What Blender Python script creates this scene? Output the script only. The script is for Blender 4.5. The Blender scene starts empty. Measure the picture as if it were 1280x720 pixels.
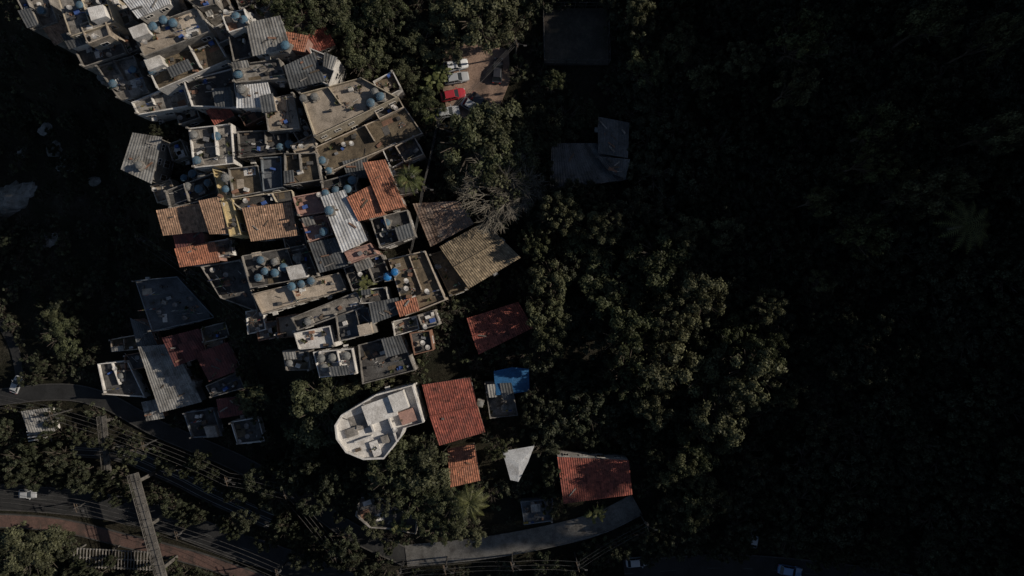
import bpy, math, random
import numpy as np
from mathutils import Vector, noise as mn
random.seed(7); np.random.seed(7)
R=random.random
U=random.uniform
H=138.0; S=0.14
scene=bpy.context.scene
col=scene.collection
# ------------------------------------------------------------------ terrain
RX=[-150,60,120,180,320,480,640,850,1100,1400]
RY=[-100,20,120,260,400,520,620,720,850]
RZ=[[-14,2,4,5,7,8,8,10,14,19],
    [-20,-1,3,4,6,8,8,10,14,19],
    [-27,-17,-5,-1,4,6,7,9,13,18],
    [-28,-23,-17,-5,3,5,5,7,11,16],
    [-27,-21,-18,-14,-1,4,3,5,9,14],
    [-24,-20,-18.5,-17,-9,0,1,3,7,12],
    [-22,-20,-19,-18,-14,-3,-1,1,5,10],
    [-20,-19,-18.5,-18,-16,-7,-4,-1,3,8],
    [-19,-18,-17.5,-17,-15,-9,-6,-3,2,7]]
def sm(t): return t*t*(3-2*t)*0.5+t*0.5
def base_g(x,y):
    px=x/S+640; py=360-y/S
    px=min(max(px,RX[0]),RX[-1]); py=min(max(py,RY[0]),RY[-1])
    i=0
    while i<len(RX)-2 and px>RX[i+1]: i+=1
    j=0
    while j<len(RY)-2 and py>RY[j+1]: j+=1
    u=sm((px-RX[i])/(RX[i+1]-RX[i])); v=sm((py-RY[j])/(RY[j+1]-RY[j]))
    a=RZ[j][i]*(1-u)+RZ[j][i+1]*u; b=RZ[j+1][i]*(1-u)+RZ[j+1][i+1]*u
    return a*(1-v)+b*v
EL=math.radians(31); AZ=math.radians(10)
SD=Vector((math.cos(EL)*math.cos(AZ),math.cos(EL)*math.sin(AZ),math.sin(EL)))
XR=150.0
TERM=[(-200,720),(-40,840),(40,850),(90,840),(135,790),(165,690),(205,690),(240,800),(300,950),(370,1000),(450,1050),(520,1010),(600,950),(650,930),(700,870),(760,770),(900,760)]  # shadow edge wanted per row; the unseen ridge is shaped to cast it
prof=[]
for py,px in TERM:
    z=9.0; s=S*(H-z)/H
    x=(px-640)*s; y=(360-py)*s
    t=(XR-x)/SD.x
    prof.append((y+t*SD.y, z+t*SD.z))
prof.sort()
PY=[p[0] for p in prof]; PZ=[p[1] for p in prof]
def shade_ridge(y): return float(np.interp(y,PY,PZ))  # crest of the unseen ridge, shaped for the shade it throws
def g(x,y):
    z=base_g(x,y)
    z+=0.5*mn.noise(Vector((x*0.07,y*0.07,0.3)))
    if x>92:
        rz=shade_ridge(y)-8.5
        fade=max(0,1-max(0,abs(y)-160)/260.0)
        t=min(1,(x-92)/(XR-92))
        if x<=XR: k=t**1.1
        else: k=max(0,1-(x-XR)/260.0)**1.3
        z=z+(rz*fade+10-z)*k+ (2.0*mn.noise(Vector((x*0.05,y*0.05,5))) if t>0.1 else 0)
    return z
def W(px,py,z):
    s=S*(H-z)/H
    return ((px-640)*s,(360-py)*s)
def GP(px,py,dz=0):
    z=0
    for _ in range(6):
        x,y=W(px,py,z+dz); z=g(x,y)
    return x,y,z
# ------------------------------------------------------------------ materials
def newmat(n):
    m=bpy.data.materials.new(n); m.use_nodes=True
    nt=m.node_tree; nt.nodes.clear()
    return m,nt
def N(nt,t,**k):
    n=nt.nodes.new(t)
    for a,b in k.items(): setattr(n,a,b)
    return n
def mixc(nt,fac,a,b,bt='MIX'):
    n=N(nt,'ShaderNodeMix',data_type='RGBA',blend_type=bt)
    L=nt.links
    for sock,val in ((n.inputs[0],fac),(n.inputs[6],a),(n.inputs[7],b)):
        if hasattr(val,'is_linked'): L.new(val,sock)
        elif isinstance(val,(int,float)): sock.default_value=val
        else: sock.default_value=(*val,1)
    return n.outputs[2]
def noi(nt,vec,scale,detail=5,rough=.6,lo=.35,hi=.65):
    n=N(nt,'ShaderNodeTexNoise'); n.inputs['Scale'].default_value=scale; n.inputs['Detail'].default_value=detail; n.inputs['Roughness'].default_value=rough
    nt.links.new(vec,n.inputs['Vector'])
    r=N(nt,'ShaderNodeMapRange'); r.inputs[1].default_value=lo; r.inputs[2].default_value=hi
    nt.links.new(n.outputs[0],r.inputs[0])
    return r.outputs[0]
def smat(name,c1,c2,stain=(.05,.045,.04),sc=.6,sstr=.85,rough=.85,metal=0,bump=.3,tint=True,fine=6,spec=.3):
    m,nt=newmat(name); L=nt.links
    g_=N(nt,'ShaderNodeNewGeometry'); p=g_.outputs['Position']
    c=mixc(nt,noi(nt,p,sc),c1,c2)
    f=noi(nt,p,sc*.55+.11,8,.75,.46,.66)
    mm=N(nt,'ShaderNodeMath',operation='MULTIPLY'); L.new(f,mm.inputs[0]); mm.inputs[1].default_value=sstr
    c=mixc(nt,mm.outputs[0],c,stain)
    f3=noi(nt,p,1.9,8,.8,.53,.66)
    m3=N(nt,'ShaderNodeMath',operation='MULTIPLY'); L.new(f3,m3.inputs[0]); m3.inputs[1].default_value=sstr*.7
    c=mixc(nt,m3.outputs[0],c,stain)
    f2=noi(nt,p,fine,6,.7,.3,.7)
    c=mixc(nt,.55,c,mixc(nt,f2,(.3,.3,.3),(1.4,1.4,1.4)),'MULTIPLY')
    if tint:
        a=N(nt,'ShaderNodeAttribute',attribute_name='tint')
        c=mixc(nt,1.0,c,a.outputs['Color'],'MULTIPLY')
    b=N(nt,'ShaderNodeBsdfPrincipled'); L.new(c,b.inputs['Base Color'])
    b.inputs['Roughness'].default_value=rough; b.inputs['Metallic'].default_value=metal
    b.inputs['Specular IOR Level'].default_value=spec
    if bump:
        bp=N(nt,'ShaderNodeBump'); bp.inputs['Strength'].default_value=bump; bp.inputs['Distance'].default_value=.08
        L.new(f2,bp.inputs['Height']); L.new(bp.outputs[0],b.inputs['Normal'])
    o=N(nt,'ShaderNodeOutputMaterial'); L.new(b.outputs[0],o.inputs[0])
    return m
M={}
M['conc']=smat('concrete_weathered',(.33,.305,.275),(.20,.185,.165))
M['beige']=smat('concrete_beige',(.47,.40,.325),(.33,.28,.225),(.13,.11,.085),sstr=.6)
M['brown']=smat('concrete_mossy_brown',(.19,.15,.10),(.11,.085,.058),(.035,.03,.022))
M['dark']=smat('concrete_dark',(.12,.115,.11),(.06,.057,.055),(.025,.023,.022))
M['white']=smat('white_paint',(.70,.68,.65),(.54,.52,.49),(.23,.205,.18),sstr=.6)
M['cream']=smat('cream_paint',(.54,.47,.36),(.41,.355,.265),(.15,.12,.09),sstr=.6)
M['yellow']=smat('yellow_paint',(.62,.50,.27),(.47,.37,.20),(.15,.12,.09),sstr=.4)
M['pink']=smat('salmon_paint',(.43,.26,.21),(.33,.20,.165),(.16,.11,.10),sstr=.5)
M['brick']=smat('raw_brick',(.28,.15,.10),(.20,.11,.075),(.10,.07,.05))
M['bluep']=smat('blue_grey_paint',(.21,.235,.26),(.15,.17,.185),(.08,.08,.08),sstr=.6)
M['slate']=smat('blue_grey_slab',(.15,.16,.175),(.10,.11,.12),(.05,.05,.05),sstr=.7)
M['corr']=smat('fibre_cement_sheet',(.29,.285,.27),(.20,.195,.185),(.08,.072,.064),rough=.75)
M['corrw']=smat('zinc_sheet_white',(.53,.54,.55),(.41,.42,.43),(.22,.195,.17),rough=.55,sstr=.6)
M['corrd']=smat('sheet_dark_grey',(.11,.115,.12),(.075,.08,.083),(.04,.04,.04),rough=.7)
M['rust']=smat('rusted_sheet',(.22,.15,.11),(.28,.22,.18),(.11,.055,.035),rough=.8)
M['orange']=smat('clay_tile_orange',(.43,.18,.105),(.32,.13,.08),(.13,.075,.055),sc=1.0,sstr=.65)
M['tan']=smat('clay_tile_tan',(.37,.235,.155),(.29,.175,.115),(.13,.09,.065),sc=1.0,sstr=.65)
M['red']=smat('clay_tile_red',(.31,.09,.062),(.21,.062,.047),(.075,.04,.033),sc=.8,sstr=.75)
M['oldtile']=smat('clay_tile_old',(.30,.235,.155),(.20,.155,.10),(.075,.06,.045),sc=1.0,sstr=.7)
M['maroon']=smat('maroon_sheet',(.16,.052,.047),(.11,.04,.038),(.05,.03,.03))
M['tarp']=smat('blue_tarp',(.025,.13,.30),(.02,.10,.23),(.02,.06,.13),rough=.6,sstr=.6)
M['asph']=smat('asphalt',(.036,.036,.036),(.026,.026,.026),(.016,.016,.016),sc=.3)
M['pave']=smat('concrete_pavement',(.20,.19,.175),(.14,.135,.125),(.06,.055,.05))
M['kerbd']=smat('shade_toned_kerb_stone',(.09,.085,.08),(.06,.058,.055),(.03,.03,.03))  # kerbs darkened, like the road tones, in place of shade on lower roads
M['redpave']=smat('red_paving',(.15,.09,.075),(.10,.062,.052),(.05,.04,.035))
M['dirt']=smat('dirt_yard',(.32,.22,.165),(.23,.155,.12),(.09,.065,.05),sc=.25,tint=False)
M['court']=smat('court_surface',(.05,.048,.04),(.035,.035,.028),(.13,.10,.08),sc=.15,tint=False,sstr=.7)
M['wood']=smat('old_wood',(.15,.11,.08),(.10,.075,.055),(.05,.04,.03))
M['metal']=smat('grey_metal',(.35,.35,.35),(.25,.25,.25),(.12,.1,.09),rough=.5,metal=.4)
M['line']=smat('road_paint',(.12,.12,.115),(.07,.07,.065),(.03,.03,.03))
M['tankb']=smat('tank_blue_plastic',(.085,.165,.23),(.065,.13,.185),(.10,.10,.10),sc=1.5,rough=.55,tint=False,bump=0)
M['tankbb']=smat('tank_bright_blue_plastic',(.03,.20,.48),(.02,.16,.40),(.04,.1,.2),sc=1.5,rough=.45,tint=False,bump=0)
M['tankg']=smat('tank_grey_cement',(.24,.24,.23),(.16,.16,.155),(.07,.07,.065),sc=1.5,tint=False)
M['bark']=smat('bark',(.11,.09,.07),(.07,.055,.045),(.03,.03,.025),tint=False)
M['barkp']=smat('pale_bark',(.24,.22,.18),(.17,.15,.12),(.06,.055,.05),tint=False)
M['rock']=smat('rock',(.26,.255,.24),(.14,.135,.125),(.03,.035,.03),sc=.25,tint=False,fine=2)
def glass():
    m,nt=newmat('window_glass'); b=N(nt,'ShaderNodeBsdfPrincipled'); b.inputs['Base Color'].default_value=(.02,.025,.03,1); b.inputs['Roughness'].default_value=.15
    o=N(nt,'ShaderNodeOutputMaterial'); nt.links.new(b.outputs[0],o.inputs[0]); return m
M['glass']=glass()
def cloth(n,c):
    return smat(n,c,tuple(x*.8 for x in c),tuple(x*.6 for x in c),tint=False,bump=0,sstr=.3)
M['cl_w']=cloth('cloth_white',(.6,.6,.6)); M['cl_r']=cloth('cloth_red',(.4,.05,.05)); M['cl_b']=cloth('cloth_blue',(.06,.12,.35)); M['cl_y']=cloth('cloth_yellow',(.5,.38,.08)); M['cl_g']=cloth('cloth_green',(.05,.2,.1))
def carpaint(n,c,r=.25):
    m,nt=newmat(n); b=N(nt,'ShaderNodeBsdfPrincipled'); b.inputs['Base Color'].default_value=(*c,1); b.inputs['Roughness'].default_value=r; b.inputs['Coat Weight'].default_value=.5
    o=N(nt,'ShaderNodeOutputMaterial'); nt.links.new(b.outputs[0],o.inputs[0]); return m
M['cw']=carpaint('car_paint_white',(.65,.66,.67)); M['cs']=carpaint('car_paint_silver',(.35,.36,.37)); M['cr']=carpaint('car_paint_red',(.36,.03,.04)); M['cb']=carpaint('car_paint_black',(.03,.03,.035)); M['cblue']=carpaint('car_paint_blue',(.12,.22,.38)); M['tyre']=carpaint('tyre_rubber',(.02,.02,.02),.9)
def leafmat(n,c1,c2,c3):
    m,nt=newmat(n); L=nt.links
    gg=N(nt,'ShaderNodeNewGeometry'); oi=N(nt,'ShaderNodeObjectInfo')
    c=mixc(nt,noi(nt,gg.outputs['Position'],.45,3),c1,c2)
    a=N(nt,'ShaderNodeAttribute',attribute_name='tint')
    c=mixc(nt,oi.outputs['Random'],mixc(nt,.35,c,(.03,.035,.02)),mixc(nt,.6,c,c3))
    c=mixc(nt,1.0,c,a.outputs['Color'],'MULTIPLY')
    d=N(nt,'ShaderNodeBsdfPrincipled'); L.new(c,d.inputs['Base Color']); d.inputs['Roughness'].default_value=.55; d.inputs['Specular IOR Level'].default_value=.2
    t=N(nt,'ShaderNodeBsdfTranslucent'); L.new(c,t.inputs[0])
    x=N(nt,'ShaderNodeMixShader'); x.inputs[0].default_value=.15
    L.new(d.outputs[0],x.inputs[1]); L.new(t.outputs[0],x.inputs[2])
    o=N(nt,'ShaderNodeOutputMaterial'); L.new(x.outputs[0],o.inputs[0]); return m
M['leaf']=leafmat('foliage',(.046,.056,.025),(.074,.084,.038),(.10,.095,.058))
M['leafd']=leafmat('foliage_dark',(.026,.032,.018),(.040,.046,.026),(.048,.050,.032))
M['palm']=leafmat('palm_foliage',(.10,.12,.036),(.08,.10,.032),(.12,.11,.05))
def groundmat():
    m,nt=newmat('hillside_ground'); L=nt.links
    p=N(nt,'ShaderNodeNewGeometry').outputs['Position']
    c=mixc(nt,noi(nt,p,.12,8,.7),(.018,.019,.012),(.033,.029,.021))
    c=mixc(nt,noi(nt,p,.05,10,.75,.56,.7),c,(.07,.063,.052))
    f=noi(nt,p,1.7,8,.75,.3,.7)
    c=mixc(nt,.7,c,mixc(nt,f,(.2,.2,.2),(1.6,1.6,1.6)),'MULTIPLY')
    b=N(nt,'ShaderNodeBsdfPrincipled'); L.new(c,b.inputs['Base Color']); b.inputs['Roughness'].default_value=1; b.inputs['Specular IOR Level'].default_value=.1
    bp=N(nt,'ShaderNodeBump'); bp.inputs['Strength'].default_value=.8; bp.inputs['Distance'].default_value=.4
    L.new(f,bp.inputs['Height']); L.new(bp.outputs[0],b.inputs['Normal'])
    o=N(nt,'ShaderNodeOutputMaterial'); L.new(b.outputs[0],o.inputs[0]); return m
M['ground']=groundmat()
# ------------------------------------------------------------------ mesh builder
class MB:
    def __init__(s): s.v=[];s.f=[];s.m=[];s.t=[];s.mats=[]
    def mi(s,k):
        if k not in s.mats: s.mats.append(k)
        return s.mats.index(k)
    def face(s,pts,k,t=1.0):
        n=len(s.v); s.v.extend([tuple(p) for p in pts]); s.f.append(tuple(range(n,n+len(pts)))); s.m.append(s.mi(k)); s.t.append(t)
    def prism(s,bot,top,k,t=1.0,cap=True,bottom=False,kt=None):
        n=len(bot)
        for i in range(n):
            j=(i+1)%n
            s.face([bot[i],bot[j],top[j],top[i]],k,t)
        if cap: s.face(top,kt or k,t)
        if bottom: s.face(bot[::-1],k,t)
    def box(s,c,hx,hy,hz,k,ang=0,t=1.0,bottom=True):
        ca,sa=math.cos(ang),math.sin(ang)
        def q(z): return [(c[0]+x*ca-y*sa,c[1]+x*sa+y*ca,z) for x,y in ((-hx,-hy),(hx,-hy),(hx,hy),(-hx,hy))]
        s.prism(q(c[2]-hz),q(c[2]+hz),k,t,True,bottom)
    def tube(s,a,b,r0,r1,k,n=6,t=1.0,cap=True):
        a=Vector(a);b=Vector(b);d=(b-a)
        if d.length<1e-4: return
        q=d.to_track_quat('Z','Y')
        A=[a+q@Vector((r0*math.cos(6.2832*i/n),r0*math.sin(6.2832*i/n),0)) for i in range(n)]
        B=[b+q@Vector((r1*math.cos(6.2832*i/n),r1*math.sin(6.2832*i/n),0)) for i in range(n)]
        s.prism(A,B,k,t,cap)
    def obj(s,name,parent=None,origin=(0,0,0),smooth=False):
        if not s.f: return None
        me=bpy.data.meshes.new(name)
        o0=origin
        me.from_pydata([(v[0]-o0[0],v[1]-o0[1],v[2]-o0[2]) for v in s.v],[],s.f)
        for k in s.mats: me.materials.append(M[k])
        me.polygons.foreach_set('material_index',s.m)
        a=me.attributes.new('tint','FLOAT','FACE'); a.data.foreach_set('value',s.t)
        if smooth: me.polygons.foreach_set('use_smooth',[True]*len(s.f))
        me.update()
        o=bpy.data.objects.new(name,me); col.objects.link(o)
        if parent: o.parent=parent
        else: o.location=origin
        return o
def empty(name,loc=(0,0,0)):
    e=bpy.data.objects.new(name,None); e.location=loc; e.empty_display_size=.5; col.objects.link(e); return e
def inst(name,me,loc,rz=0,sc=(1,1,1),parent=None,tilt=(0,0)):
    o=bpy.data.objects.new(name,me); o.location=loc; o.rotation_euler=(tilt[0],tilt[1],rz); o.scale=sc; col.objects.link(o)
    if parent: o.parent=parent
    return o
def sheet(mb,Q,k,pitch=.5,amp=.05,panel=1.0,row=2.2,step=.03,tv=.18,sub=4):
    Q=[Vector(q) for q in Q]
    Lu=max((Q[1]-Q[0]).length,(Q[2]-Q[3]).length); Lv=max((Q[3]-Q[0]).length,(Q[2]-Q[1]).length)
    nu=max(4,int(Lu/pitch*sub)); nv=max(1,int(Lv/row+.5))
    tints={}
    for j in range(nv):
        base=len(mb.v)
        for e,v in ((0,j/nv),(1,min(1,(j+1)/nv+.01))):
            for i in range(nu+1):
                u=i/nu
                p=(Q[0]*(1-u)+Q[1]*u)*(1-v)+(Q[3]*(1-u)+Q[2]*u)*v
                z=amp*math.cos(u*Lu/pitch*6.2832)+ (step if e else 0)+.07*mn.noise(Vector((p.x*.4,p.y*.4,1)))
                mb.v.append((p.x,p.y,p.z+z))
        km=mb.mi(k)
        for i in range(nu):
            key=(int(i/nu*Lu/panel),j)
            if key not in tints:
                tints[key]=1+U(-tv,tv)
                if R()<.07: tints[key]*=.6
                if R()<.03: tints[key]*=1.4
            mb.f.append((base+i,base+i+1,base+nu+1+i+1,base+nu+1+i)); mb.m.append(km); mb.t.append(tints[key])
ROOFPAR={'corr':dict(pitch=.5,amp=.035,panel=1.1,row=2.3,step=.03,tv=.22),'tile':dict(pitch=.38,amp=.035,panel=.38,row=.42,step=.045,tv=.25)}
BL=[]
def inpoly(x,y,poly):
    c=False;n=len(poly);j=n-1
    for i in range(n):
        if (poly[i][1]>y)!=(poly[j][1]>y) and x<(poly[j][0]-poly[i][0])*(y-poly[i][1])/(poly[j][1]-poly[i][1])+poly[i][0]: c=not c
        j=i
    return c
def add_windows(mb,a,b,cen,z0,z1,frame='white'):
    a=Vector((a[0],a[1],0)); b=Vector((b[0],b[1],0)); d=b-a; L=d.length
    if L<2: return
    d.normalize(); n=Vector((d.y,-d.x,0))
    if n.dot(Vector((cen[0],cen[1],0))-a)>0: n=-n
    z=z1-1.6
    while z>z0+1.0:
        cnt=int(L/2.4)
        for i in range(cnt):
            if R()<.3: continue
            c=a+d*((i+.5)*L/cnt); hw=U(.4,.7); hh=U(.4,.6)
            door = R()<.12
            if door: hh=1.0
            def pt(s,zz,o): p=c+d*s+n*o; return (p.x,p.y,z+zz)
            mb.face([pt(-hw,-hh,.02),pt(hw,-hh,.02),pt(hw,hh,.02),pt(-hw,hh,.02)],'wood' if door else 'glass')
            for s0,s1,q0,q1 in ((-hw-.08,-hw,-hh-.08,hh+.08),(hw,hw+.08,-hh-.08,hh+.08),(-hw,hw,hh,hh+.08),(-hw,hw,-hh-.08,-hh),(-.03,.03,-hh,hh)):
                mb.prism([pt(s0,q0,0),pt(s1,q0,0),pt(s1,q0,.07),pt(s0,q0,.07)],[pt(s0,q1,0),pt(s1,q1,0),pt(s1,q1,.07),pt(s0,q1,.07)],frame)
            if R()<.15:
                q=c+n*.3; mb.box((q.x,q.y,z-hh-.4),.4,.28,.25,'white',math.atan2(d.y,d.x))
        z-=2.8
def clutter(cl,x,y,zf,ang,Lu):
    k=R()
    if k<.38: hz=U(.1,.45); cl.box((x,y,zf+hz),U(.12,.5),U(.12,.35),hz,random.choice(('conc','brick','white','wood','metal','dark','cl_b','dark')),ang+U(-.4,.4))
    elif k<.5:
        cl.tube((x,y,zf+.05),(x+U(-2,2)*.6,y+U(-2,2)*.6,zf+.08),.05,.05,'white' if R()<.4 else 'dark')
    elif k<.60:
        cl.tube((x,y,zf),(x,y,zf+.35),.18,.24,'orange',8)
        for q in range(16):
            a=U(0,6.28); l=U(.25,.55); p0=Vector((x,y,zf+.35)); p1=p0+Vector((math.cos(a)*l,math.sin(a)*l,U(.1,.6))); d=Vector((-math.sin(a),math.cos(a),0))*.12
            cl.face([p0,p0.lerp(p1,.5)+d,p1,p0.lerp(p1,.5)-d],'leaf')
    elif k<.68:
        q=Vector((.5,.3,.8)).to_track_quat('Z','Y'); c0=Vector((x,y,zf+1.0)); cl.tube((x,y,zf),c0,.03,.03,'metal')
        for i in range(12):
            a=i*.5236; b=a+.5236
            cl.face([c0,c0+q@Vector((.45*math.cos(a),.45*math.sin(a),.12)),c0+q@Vector((.45*math.cos(b),.45*math.sin(b),.12))],'metal')
    elif k<.78:
        l=min(3,Lu*.4); dx,dy=math.cos(ang),math.sin(ang)
        cl.tube((x-dx*l/2,y-dy*l/2,zf),(x-dx*l/2,y-dy*l/2,zf+1.7),.03,.03,'metal'); cl.tube((x+dx*l/2,y+dy*l/2,zf),(x+dx*l/2,y+dy*l/2,zf+1.7),.03,.03,'metal')
        cl.tube((x-dx*l/2,y-dy*l/2,zf+1.7),(x+dx*l/2,y+dy*l/2,zf+1.7),.015,.015,'metal',4)
        s=-l/2+.1
        while s<l/2-.4:
            ww=U(.3,.6); zb=zf+U(.7,1.1); o1=U(.05,.25)
            cl.face([(x+dx*s,y+dy*s,zf+1.69),(x+dx*(s+ww),y+dy*(s+ww),zf+1.69),(x+dx*(s+ww)-dy*o1,y+dy*(s+ww)+dx*o1,zb),(x+dx*s-dy*o1,y+dy*s+dx*o1,zb)],random.choice(('cl_w','cl_r','cl_b','cl_y','cl_g','cl_w')))
            s+=ww+.1
    elif k<.9:  # heap of rubble and planks
        for _ in range(9): cl.box((x+U(-.5,.5),y+U(-.4,.4),zf+.1),U(.05,.25),U(.04,.12),U(.04,.1),random.choice(('brick','conc','wood','dark')),U(0,3))
    else:
        cl.box((x,y,zf+.02),U(.4,1.0),U(.3,.8),.015,random.choice(('beige','dark','brick','white','brown')),ang)
def building(name,c,h,kind='slab',wall='conc',roof='conc',rise=.5,par=.8,clut=1,hi=0,gable=False,ov=.25,flip=False):
    cx=sum(p[0] for p in c)/4; cy=sum(p[1] for p in c)/4
    _,_,gz=GP(cx,cy); zt=gz+h
    C=[W(p[0]+U(-1.5,1.5),p[1]+U(-1.5,1.5),zt) for p in c]
    cen=(sum(p[0] for p in C)/4,sum(p[1] for p in C)/4)
    z0=min(g(*p) for p in C)-1.0
    org=(cen[0],cen[1],gz)
    e=empty(name,org)
    def P(u,v): 
        return (C[0][0]*(1-u)*(1-v)+C[1][0]*u*(1-v)+C[2][0]*u*v+C[3][0]*(1-u)*v, C[0][1]*(1-u)*(1-v)+C[1][1]*u*(1-v)+C[2][1]*u*v+C[3][1]*(1-u)*v)
    def P3(u,v,z): x,y=P(u,v); return (x,y,z)
    Lu=math.dist(C[0],C[1]); Lv=math.dist(C[0],C[3])
    w=MB(); r=MB(); wi=MB(); cl=MB()
    zf=zt-par if kind=='slab' else zt
    w.prism([(p[0],p[1],z0) for p in C],[(p[0],p[1],zf) for p in C],wall,U(.85,1.1),cap=(kind!='slab'))
    for i in range(4): add_windows(wi,C[i],C[(i+1)%4],cen,gz,zf+.3)
    ang=math.atan2(C[1][1]-C[0][1],C[1][0]-C[0][0])
    if kind=='slab':
        if Lu>5 and R()<.5:
            u=U(.35,.65); r.face([P3(0,0,zf),P3(u,0,zf),P3(u,1,zf),P3(0,1,zf)],roof,U(.6,.9)); r.face([P3(u,0,zf),P3(1,0,zf),P3(1,1,zf),P3(u,1,zf)],roof,U(.95,1.2))
        else: r.face([(p[0],p[1],zf) for p in C],roof,U(.8,1.12))
        tu=.16/Lu; tv=.16/Lv; tt=U(.85,1.12)
        def bar(u0,u1,v0,v1,za,zb,k=wall,t=tt): 
            w.prism([P3(u0,v0,za),P3(u1,v0,za),P3(u1,v1,za),P3(u0,v1,za)],[P3(u0,v0,zb),P3(u1,v0,zb),P3(u1,v1,zb),P3(u0,v1,zb)],k,t)
        hs=[zt if R()>.12 else zf+.2 for _ in range(4)]
        bar(0,1,0,tv,zf,hs[0]); bar(0,1,1-tv,1,zf,hs[1]); bar(0,tu,tv,1-tv,zf,hs[2]); bar(1-tu,1,tv,1-tv,zf,hs[3])
        for u,v in ((0,0),(1-2*tu,0),(1-2*tu,1-2*tv),(0,1-2*tv)):
            if R()<.5: bar(u+.003,u+2*tu-.003,v+.003,v+2*tv-.003,zf+.01,zt+U(.3,1.2),'conc')
        if clut:
            if Lu>5 and R()<.6:
                u=U(.3,.7); bar(u,u+tu*.8,tv,U(.5,1)-tv,zf,zf+U(.5,1.8),wall)
            if Lu>4.5 and Lv>4 and R()<.5*clut:
                u=random.choice((.03,.62)); v=random.choice((.04,.58)); du=min(.36,2.6/Lu); dv=min(.4,2.6/Lv); zz=zf+U(1.9,2.4)
                bar(u,u+du,v,v+dv,zf,zz,random.choice(('conc','white','beige',wall)))
                if R()<.3:
                    sheet(r,[P3(u-.04,v-.04,zz+.35),P3(u+du+.04,v-.04,zz+.35),P3(u+du+.04,v+dv+.05,zz+.1),P3(u-.04,v+dv+.05,zz+.1)],random.choice(('corr','corrd')),**ROOFPAR['corr'])
            if R()<.18*clut and Lu>4:
                u=U(.05,.4); du=U(.25,.5); v=random.choice((.02,.6)); dv=.37; zz=zf+2.1
                sheet(r,[P3(u,v,zz+.25),P3(u+du,v,zz+.25),P3(u+du,v+dv,zz),P3(u,v+dv,zz)],random.choice(('corr','corrd')),**ROOFPAR['corr'])
                for a in (u+.02,u+du-.02):
                    for b in (v+.02,v+dv-.02): x,y=P(a,b); cl.tube((x,y,zf),(x,y,zz),.05,.05,'wood')
            n=int(Lu*Lv*.34*clut)+4
            for _ in range(n):
                x,y=P(U(.08,.92),U(.08,.92)); clutter(cl,x,y,zf,ang,Lu)
    else:
        o=ov; pr=ROOFPAR[kind]
        a,b,cc,d=(-o/Lu,-o/Lv),(1+o/Lu,-o/Lv),(1+o/Lu,1+o/Lv),(-o/Lu,1+o/Lv)
        if kind=='tile' and gable:
            sheet(r,[P3(a[0],.5,zt+rise),P3(b[0],.5,zt+rise),P3(*cc,zt+.02),P3(*d,zt+.02)],roof,**pr)
            sheet(r,[P3(b[0],.5,zt+rise),P3(a[0],.5,zt+rise),P3(*a,zt+.02),P3(*b,zt+.02)],roof,**pr)
            w.face([P3(0,0,zt),P3(0,1,zt),P3(0,.5,zt+rise-.08)],wall); w.face([P3(1,0,zt),P3(1,1,zt),P3(1,.5,zt+rise-.08)],wall)
            r.tube(P3(a[0],.5,zt+rise+.03),P3(b[0],.5,zt+rise+.03),.14,.14,roof,8,.9)
        else:
            za,zb=(zt+rise+.08,zt+.08) if not flip else (zt+.08,zt+rise+.08)
            if not flip: sheet(r,[P3(*a,za),P3(*b,za),P3(*cc,zb),P3(*d,zb)],roof,**pr)
            else: sheet(r,[P3(*cc,zb),P3(*d,zb),P3(*a,za),P3(*b,za)],roof,**pr)
            w.face([P3(0,0,zt),P3(0,1,zt),P3(0,1,zb-.1),P3(0,0,za-.1)],wall); w.face([P3(1,0,zt),P3(1,1,zt),P3(1,1,zb-.1),P3(1,0,za-.1)],wall)
            w.face([P3(0,0,zt),P3(1,0,zt),P3(1,0,za-.1),P3(0,0,za-.1)],wall); w.face([P3(0,1,zt),P3(1,1,zt),P3(1,1,zb-.1),P3(0,1,zb-.1)],wall)
        if clut:
            for _ in range(random.randint(2,6)):
                u,v=U(.1,.9),U(.1,.9); x,y=P(u,v); z=(zt+rise*(1-v)) if not gable else zt+rise*(1-abs(v-.5)*2)
                if flip: z=zt+rise*v
                if kind=='corr' or R()<.3: cl.box((x,y,z+.2),U(.1,.9),U(.06,.15),.06,random.choice(('wood','brick','conc','dark')),ang+U(-1,1))
    w.obj('walls',e,org); r.obj('roof',e,org); wi.obj('windows',e,org); cl.obj('rooftop_clutter',e,org)
    BL.append((c,zf if kind=='slab' else zt+rise*.5,kind,zt))
    return e
# ------------------------------------------------------------------ building list
B=building
B('concrete_house',[(18,-6),(58,-8),(72,28),(42,38)],8,wall='conc',roof='conc')
B('concrete_house',[(66,-10),(128,-14),(142,26),(86,44)],8,wall='cream',roof='conc')
B('tin_roof_house',[(146,-14),(206,-18),(212,4),(174,22)],9,'corr','white','corrw',rise=.4)
B('concrete_house',[(84,48),(140,30),(156,66),(104,84)],7,wall='conc',roof='dark')
B('tile_roof_house',[(56,36),(84,24),(96,44),(70,54)],7.5,'tile','conc','tan',rise=.3)
B('concrete_house',[(100,30),(128,20),(136,44),(110,54)],8.6,wall='beige',roof='conc')
B('concrete_house',[(162,38),(246,8),(262,38),(180,70)],9,wall='conc',roof='beige')
B('concrete_house',[(180,76),(268,44),(284,72),(196,112)],7.5,wall='white',roof='brown')
B('concrete_house',[(120,82),(168,70),(186,116),(150,124)],8.5,wall='conc',roof='conc')
B('concrete_house',[(212,-16),(262,-20),(268,2),(246,8)],8,wall='conc',roof='conc')
B('concrete_house',[(276,16),(306,8),(312,30),(284,40)],9,wall='white',roof='conc')
B('tin_roof_house',[(310,32),(350,25),(360,60),(318,68)],8.3,'corr','white','corr',rise=.6)
B('concrete_house',[(284,44),(310,38),(316,70),(292,78)],7.2,wall='conc',roof='dark')
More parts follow.
